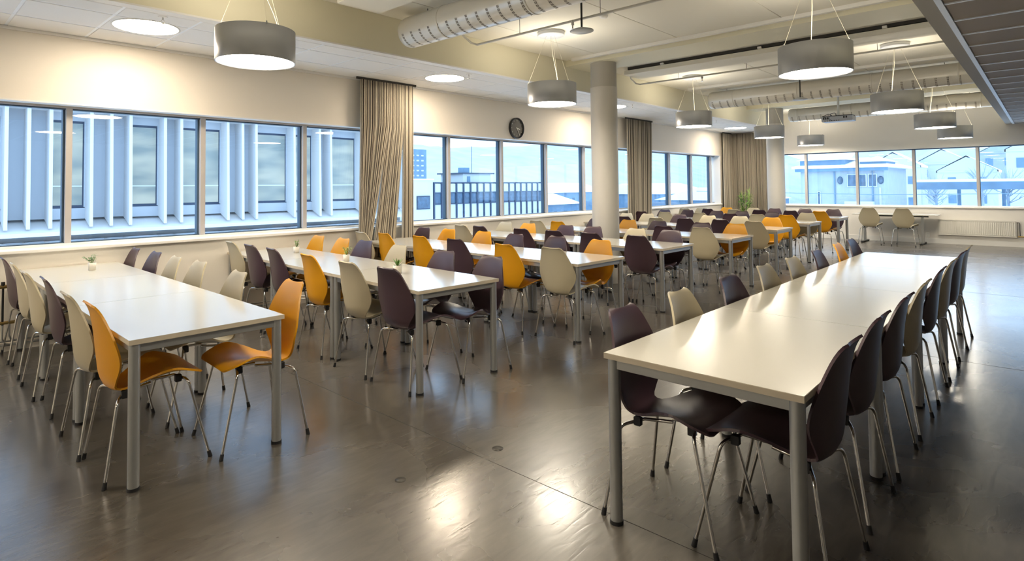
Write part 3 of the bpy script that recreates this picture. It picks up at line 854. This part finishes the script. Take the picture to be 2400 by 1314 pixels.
MB().cyl((0,0,.26),(0,0,.62),.009,'black',n=10).obj('riser_pipe', t)
MB().cyl((-.03,0,.61),(.035,0,.61),.017,'brass',n=12).obj('upper_valve', t)
MB().cyl((0,0,.61),(0,0,.655),.015,'black',n=12).obj('valve_cap', t)
MB().cyl((-.05,0,.28),(.09,0,.28),.015,'brass',n=12).obj('lower_valve', t)
MB().tube([(.05,0,.27),(.05,0,.16),(.07,.03,.11),(.1,.05,.10)], .008, 'alu', 8).obj('connecting_pipe', t)
MB().tube([(.0,0,.27),(.0,0,.13),(.03,.03,.075),(.07,.05,.062)], .008, 'alu', 8).obj('connecting_pipe', t)
t = empty('heating_pipes', (0,0,0), label='pair of thin copper-grey heating pipes along the foot of the window wall', category='pipe')
for z in (.10, .062): MB().cyl((-1.5, YW-.045, z), (17.3, YW-.045, z), .009, 'alu', n=10).obj('pipe', t)
t = empty('wall_socket', (XB, 2.19, .20), label='white double wall socket beside the right foot of the end desk', category='socket')
B('plate', -.012, -.001, -.04, .04, -.06, .06, 'sill', t, bev=.003)
m = MB(); m.box(-.0135, -.012, -.022, .022, .012, .045, 'trim'); m.box(-.0135, -.012, -.022, .022, -.045, -.012, 'trim'); m.obj('outlet', t)
# floor details: weld seams and stains are thin inlays of the floor
for (a, b, x) in ((-4.9, 6.9, 2.33), (-4.9, 6.9, 6.3), (-4.9, 6.9, 10.3)):
    B('trim_4', x-.0015, x+.0015, a, b, 0, .0008, 'shadow', **ST)
for (x, y, r, lb) in ((2.47, 2.29, .032, 'round dark floor cap beside the floor seam in the aisle'), (1.87, 2.41, .028, 'round dark floor cap nearer the camera in the aisle')):
    t = empty('floor_cap', (x, y, 0), label=lb, category='floor cap')
    MB().lathe([(r,.0),(r,.0015),(0,.002)], 'captone', n=24).obj('cap', t)

# ------------------------------------------------------------------ outside
B('ground', -200, 700, 8, 700, -12.2, -12, 'snow', label='snow covered ground far below the windows', category='ground')
# the ground also runs out beyond the end wall
B('ground', 19.5, 700, -500, 8, -12.2, -12, 'snow', label='snow covered rail yard ground beyond the end wall', category='ground')
# neighbouring white finned facade
f = empty('office_facade', (0, 17, 0), label='white office facade with vertical fins and tall windows outside left', category='building')
f.location = (0,0,0)
FX0, FX1 = -5.0, 13.2
B('wall', FX0, FX1, 17.3, 17.6, -12, 8, 'fac', f)
B('head_band', FX0, FX1, 16.45, 17.3, 3.38, 3.75, 'fac', f)
B('upper_wall', FX0, FX1, 16.9, 17.3, 3.75, 8, 'fac2', f)
fins = [-3.9,-3.1,-2.7,-2.3,-1.1,-.7,-.3,.7,1.9,2.3,2.71,3.51,3.93,4.35,5.15,5.55,6.78,7.2,7.6,8.8,9.67,10.07,11.3,11.7,12.1,13.1]
for z0, z1 in ((.62, 3.38), (-3.0, .30), (-6.6, -3.3)):
    for k, x in enumerate(fins):
        m = MB(); w = .07
        m.add([(x,16.5,z0),(x+w,16.5,z0),(x+w,17.02,z0+.2),(x,17.02,z0+.2),(x,16.55,z1),(x+w,16.55,z1),(x+w,17.02,z1),(x,17.02,z1)],
              [(0,3,2,1),(4,5,6,7),(0,1,5,4),(1,2,6,5),(2,3,7,6),(3,0,4,7)], 'fac'); m.obj('fin', f)
    for k in range(len(fins)-1):
        a, b = fins[k]+.07, fins[k+1]
        if b-a > .7:
            wz0, wz1 = z0+.46, z1-.20
            B('sill_panel', a, b, 16.98, 17.3, z0+.18, wz0-.02, 'fac2', f)
            B('head_panel', a, b, 16.98, 17.3, wz1, z1, 'fac2', f)
            w = B('window', a, b, 17.0, 17.04, wz0-.02, wz1, 'dframe', f)
            B('pane', a+.035, b-.06, 16.988, 17.002, wz0+.05, wz1-.06, 'litpane', w)
            if z0 > 0: B('blind_strip', a+.035, b-.06, 16.984, 16.99, wz0+.50, wz0+.53, 'blind', w)
            B('pane_jamb', b-.03, b, 16.97, 17.3, wz0, wz1, 'fac2', w)
        else:
            B('facade_panel', a, b, 17.0, 17.3, z0+.2, z1, 'fac2', f)
for zt in (.84, -2.76):
    m = MB(); m.add([(FX0,17.3,zt),(FX1,17.3,zt),(FX1,16.42,zt-.3),(FX0,16.42,zt-.3),(FX0,17.3,zt-.45),(FX1,17.3,zt-.45),(FX1,16.42,zt-.39),(FX0,16.42,zt-.39)],
                    [(0,3,2,1),(4,5,6,7),(0,1,5,4),(1,2,6,5),(2,3,7,6),(3,0,4,7)], 'fac'); m.obj('snowy_ledge', f)
B('end_wall', 13.15, 13.5, 16.9, 17.6, -12, 8, 'fac', f)
# white low block and long glazed block
b = empty('low_block', (0,0,0), label='plain white block with one dark square window beside the clock side glazed building', category='building')
B('wall', 34, 43.6, 50, 62, -12, 2.3, 'pale2', b); B('roof_snow', 34, 43.7, 49.9, 62, 2.3, 2.45, 'snow', b)
w = B('window', 41.2, 43.1, 49.92, 50.02, -.95, .55, 'dframe', b); B('pane', 41.3, 43.0, 49.88, 49.93, -.85, .45, 'dglass', w)
b = empty('glazed_block', (0,0,0), label='long white building with dark window band and upright dark frames', category='building')
B('wall', 43.75, 63.6, 50.2, 60, -12, 1.95, 'pale2', b)
B('roof_edge', 43.7, 63.7, 50, 60.1, 1.95, 2.08, 'dframe', b)
n = 17
for z0, z1, nm, mt_ in ((.9, 1.9, 'upper_panel', 'pale2'), (-.4, .82, 'window', 'dglass'), (-2.3, -.5, 'lower_panel', 'pale2')):
    for k in range(n):
        a = 43.75+k*19.85/n; c = 43.75+(k+1)*19.85/n
        B(nm, a+.1, c-.1, 50.05, 50.2, z0, z1, mt_, b)
for k in range(n+1):
    a = 43.75+k*19.85/n; B('post', a-.09, a+.09, 49.9, 50.2, -2.4, 1.95, 'dframe', b)
for z in (.86, -.45): B('transom', 43.75, 63.6, 49.95, 50.2, z-.04, z+.04, 'dframe', b)
b = empty('roof_house', (0,0,0), label='small white rooftop house with chimney and mast on the glazed block', category='building')
B('wall', 49.3, 54.2, 51, 55, 2.08, 3.1, 'pale2', b); B('roof', 48.9, 54.6, 50.7, 55.3, 3.1, 3.24, 'dframe', b)
B('door', 50, 50.5, 50.93, 51.0, 2.1, 2.8, 'blue', b); B('chimney', 50.4, 51.4, 52, 53, 3.24, 3.9, 'blue', b)
MB().cyl((51.8,52,3.2),(51.8,52,6.6),.035,'dframe',n=6).obj('mast', b)
b = empty('tower_block', (0,0,0), label='distant grey-blue tower block with small pale squares left of the glazed building', category='building')
B('wall', 72.2, 76.8, 90, 100, -12, 9.1, 'blue', b)
for r in range(6):
    for c in range(3): B('window', 73.0+c*1.2, 73.6+c*1.2, 89.93, 90.01, 8-r*1.0-.3, 8-r*1.0, 'pale2', b)  # plain pale boxes on the blue wall
# white and grey sheds and snowy roofs beyond
def shed(x0, x1, y0, y1, z1, mt_, label, wins=0, roof='snow'):
    b = empty('shed', (0,0,0), label=label, category='building')
    B('wall', x0, x1, y0, y1, -12, z1, mt_, b)
    m = MB(); cx = (x0+x1)/2; cy = (y0+y1)/2; h = min(x1-x0, y1-y0)*.12+.3; o = .4
    m.add([(x0-o,y0-o,z1),(x1+o,y0-o,z1),(x1+o,y1+o,z1),(x0-o,y1+o,z1),(x0-o,cy,z1+h),(x1+o,cy,z1+h)],
          [(0,1,5,4),(3,4,5,2),(0,4,3),(1,2,5),(0,3,2,1)], roof); m.obj('roof', b)
    for k in range(wins):
        a = x0+(k+.5)*(x1-x0)/wins
        B('window', a-.4, a+.4, y0-.05, y0+.02, z1-2.4, z1-1.1, 'dglass', b)
        if y0 < 12: B('window', x0-.05, x0+.02, lerp(y0,y1,(k+.3)/wins), lerp(y0,y1,(k+.65)/wins), z1-2.3, z1-1.2, 'dglass', b)
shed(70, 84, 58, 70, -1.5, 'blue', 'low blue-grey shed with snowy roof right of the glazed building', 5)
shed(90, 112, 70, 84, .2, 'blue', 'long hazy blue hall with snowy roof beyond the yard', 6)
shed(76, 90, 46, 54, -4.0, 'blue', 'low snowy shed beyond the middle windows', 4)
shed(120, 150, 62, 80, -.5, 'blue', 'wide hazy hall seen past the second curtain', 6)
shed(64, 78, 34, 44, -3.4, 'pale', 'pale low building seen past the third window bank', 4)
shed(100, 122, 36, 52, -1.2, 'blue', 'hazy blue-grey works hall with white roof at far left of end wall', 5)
# villa with hipped roofs beyond the end wall
b = empty('villa', (0,0,0), label='pale stone building with two hipped roof towers and wide eaves outside end wall', category='building')
UX = 55
B('wall', UX, UX+10, 9.3, 15.25, -12, 2.75, 'pale', b)
m = MB(); e = .55
m.add([(UX-e,8.8,2.75),(UX+10+e,8.8,2.75),(UX+10+e,15.8,2.75),(UX-e,15.8,2.75),(UX-e,8.8,2.95),(UX+10+e,8.8,2.95),(UX+10+e,15.8,2.95),(UX-e,15.8,2.95),(UX+5,11.2,3.75),(UX+5,13.4,3.75)],
      [(0,3,2,1),(0,1,5,4),(1,2,6,5),(2,3,7,6),(3,0,4,7),(4,5,8),(5,6,9,8),(6,7,9),(7,4,8,9)], 'snow'); m.obj('roof', b)
B('cornice', UX-.35, UX+.02, 9.0, 15.6, 2.5, 2.74, 'blue', b)
for (y0, y1, z0, z1) in ((11.95, 15.3, 2.95, 3.45), (9.15, 10.9, 2.9, 3.22)):
    B('tower', UX+.1, UX+4, y0, y1, z0, z1, 'blue', b)
    m = MB(); m.add([(UX-.2,y0-.25,z1),(UX+4.3,y0-.25,z1),(UX+4.3,y1+.25,z1),(UX-.2,y1+.25,z1),(UX+2,(y0+y1)/2,z1+.5)], [(0,3,2,1),(0,1,4),(1,2,4),(2,3,4),(3,0,4)], 'snow'); m.obj('tower_roof', b)
for (y0, y1, z0, z1) in ((11.05, 11.8, 1.2, 2.25), (10.45, 11.0, 1.2, 2.25), (9.75, 10.35, 1.2, 2.25), (13.75, 14.0, -.3, .85), (9.5, 9.62, -.2, 1.15)):
    w = B('window', UX-.08, UX+.02, y0, y1, z0, z1, 'pale2', b); B('pane', UX-.1, UX-.075, y0+.06, y1-.06, z0+.06, z1-.06, 'dglass', w)
for yy in (12.3, 9.5):
    m = MB(); m.lathe([(0,0),(.2,0),(.2,.06)], 'dglass', n=16); m.v = [(UX-.03+z*-1, yy+x, 1.75+y*1.6) for x, y, z in m.v]; m.obj('oval_window', b)
B('balcony', UX-.7, UX, 9.95, 11.9, -.75, .05, 'pale2', b); B('balcony_shadow_door', UX-.06, UX+.02, 10.0, 11.8, -2.6, -.8, 'dglass', b)
MB().cyl((UX-.06,12.7,-8),(UX-.06,12.7,2.5),.05,'blue',n=6).obj('downpipe', b); MB().cyl((UX-.06,10.05,-8),(UX-.06,10.05,2.5),.05,'blue',n=6).obj('downpipe', b)
# station roofs in the rail yard
def hall(x0, x1, y0, y1, z, label):
    b = empty('station_roof', (0,0,0), label=label, category='building')
    B('roof', x0, x1, y0, y1, z, z+.25, 'snow', b); B('fascia', x0-.05, x0+.1, y0, y1, z-.7, z, 'blue', b)
    k = y0+1
    while k < y1:
        MB().cyl((x0+2,k,-12),(x0+2,k,z),.15,'blue',n=6).obj('post', b); k += 3.2
hall(70, 84, -30, 9.3, 1.55, 'long snowy station roof seen through the right end windows')
hall(52, 60, -30, 7.6, -.6, 'nearer snow-topped platform roof below the station roof')
hall(40, 45, -26, 6.6, -2.2, 'lowest snow-topped platform roof closest to the end windows')
B('wagon', 62, 66, -30, 8.6, -3, -1.1, 'blue', label='long blue-grey train standing between the platform roofs', category='train')
def house(x, y, w, d, z0, h, label, mt_='pale2'):
    b = empty('house', (0,0,0), label=label, category='house')
    B('wall', x, x+d, y, y+w, z0, z0+h, mt_, b)
    m = MB(); o = .12; z1 = z0+h; rh = w*.32
    m.add([(x-o,y-o,z1),(x-o,y+w+o,z1),(x-o,y+w/2,z1+rh),(x+d+o,y-o,z1),(x+d+o,y+w+o,z1),(x+d+o,y+w/2,z1+rh),
           (x-o,y-o,z1-.3),(x-o,y+w+o,z1-.3),(x+d+o,y-o,z1-.3),(x+d+o,y+w+o,z1-.3)],
          [(0,3,5,2),(1,2,5,4),(6,8,3,0),(7,1,4,9),(6,7,9,8)], 'snow'); m.obj('roof', b)
    m = MB(); m.add([(x,y,z1-.01),(x,y+w,z1-.01),(x,y+w/2,z1+rh-.2)], [(0,1,2)], mt_); m.obj('gable', b)
    n = max(2, int(w/2.2))
    for r in range(2):
        for k in range(n):
            yy = y+(k+.5)*w/n; B('window', x-.06, x+.02, yy-.45, yy+.45, z0+h*(.25+.4*r), z0+h*(.25+.4*r)+1.2, 'blue', b)  # paler blue than dark glazing, standing in for distance haze
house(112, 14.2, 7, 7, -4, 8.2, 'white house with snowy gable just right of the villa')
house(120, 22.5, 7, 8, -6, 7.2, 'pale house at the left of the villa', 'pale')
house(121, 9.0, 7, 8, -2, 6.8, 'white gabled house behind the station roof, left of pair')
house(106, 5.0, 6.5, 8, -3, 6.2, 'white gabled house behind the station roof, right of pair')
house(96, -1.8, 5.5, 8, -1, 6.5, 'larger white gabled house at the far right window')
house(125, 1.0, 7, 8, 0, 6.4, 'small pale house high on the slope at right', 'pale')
# hills
def hills(pts, base, label, dep):
    b = MB(); n = 34; rnd = random.Random(int(pts[0][0])); rows_ = 7; vs = []
    for r in range(rows_+1):
        f = r/rows_
        for k in range(n+1):
            t = k/n*(len(pts)-1); i = min(int(t), len(pts)-2); p = [lerp(pts[i][q], pts[i+1][q], t-i) for q in range(3)]
            dx, dy = dep[0]*(f-1), dep[1]*(f-1)
            z = base+(p[2]-base)*(f**.8)+rnd.uniform(-1, 1)*(.6 if f > 0 else 0)*1.4
            vs.append((p[0]+dx, p[1]+dy, z))
    w = n+1
    b.add(vs, [(r*w+k, r*w+k+1, (r+1)*w+k+1, (r+1)*w+k) for r in range(rows_) for k in range(n)], 'hill', True)
    # back slope so that the ridge has depth
    v2 = vs[-w:] + [(x+dep[0]*.6, y+dep[1]*.6, base) for x, y, z in vs[-w:]]
    b.add(v2, [(k, k+1, w+k+1, w+k) for k in range(n)], 'hill', True)
    b.obj('hill', label=label, category='hill')
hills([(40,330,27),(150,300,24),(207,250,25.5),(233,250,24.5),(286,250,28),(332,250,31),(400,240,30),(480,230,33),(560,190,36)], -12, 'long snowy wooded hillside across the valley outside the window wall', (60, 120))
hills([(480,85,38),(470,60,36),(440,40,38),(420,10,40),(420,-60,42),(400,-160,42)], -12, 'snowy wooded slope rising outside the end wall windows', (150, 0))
# bare trees
def bare_tree(x, y, z, h, label):
    t = empty('bare_tree', (x, y, z), label=label, category='tree'); rnd = random.Random(int(x*7+y)); m = MB()
    MB().tube([(0,0,0),(.1,.05,h*.4),(0,.1,h*.7)], [h*.03, h*.022, h*.012], 'tree', 6).obj('trunk', t)
    for k in range(34):
        a = rnd.uniform(0, 2*pi); z0 = rnd.uniform(.25, .7)*h; L = rnd.uniform(.25, .45)*h; e = rnd.uniform(.4, 1.2)
        d = Vector((cos(a)*cos(e), sin(a)*cos(e), sin(e))); p = Vector((0,.05,z0))
        m.tube([p, p+d*L*.5, p+d*L+Vector((0,0,L*.1))], [h*.009, h*.006, h*.002], 'tree', 4)
        for q in range(2):
            a2 = a+rnd.uniform(-1,1); d2 = Vector((cos(a2)*.6, sin(a2)*.6, .8)); p2 = p+d*L*.5
            m.tube([p2, p2+d2*L*.45], [h*.005, h*.0015], 'tree', 4)
    m.obj('branch', t, kind='stuff')
bare_tree(90, 5.6, -2, 5.5, 'bare frosted tree beside the pair of gabled houses')
bare_tree(78, 2.9, -2, 5, 'bare frosted tree before the larger white house')
bare_tree(90, 9.9, -3, 5.5, 'bare frosted tree between villa and gabled houses')
bare_tree(86, 40, -9, 8, 'bare frosted tree beyond the third window bank')
# overhead line
MB().tube([(45,20,1.0),(45,8,.75),(45,-6,.9)], .02, 'blue', 4).obj('overhead_wire', label='thin overhead rail wire crossing the end wall view', category='wire')
print('objects', len(bpy.data.objects))
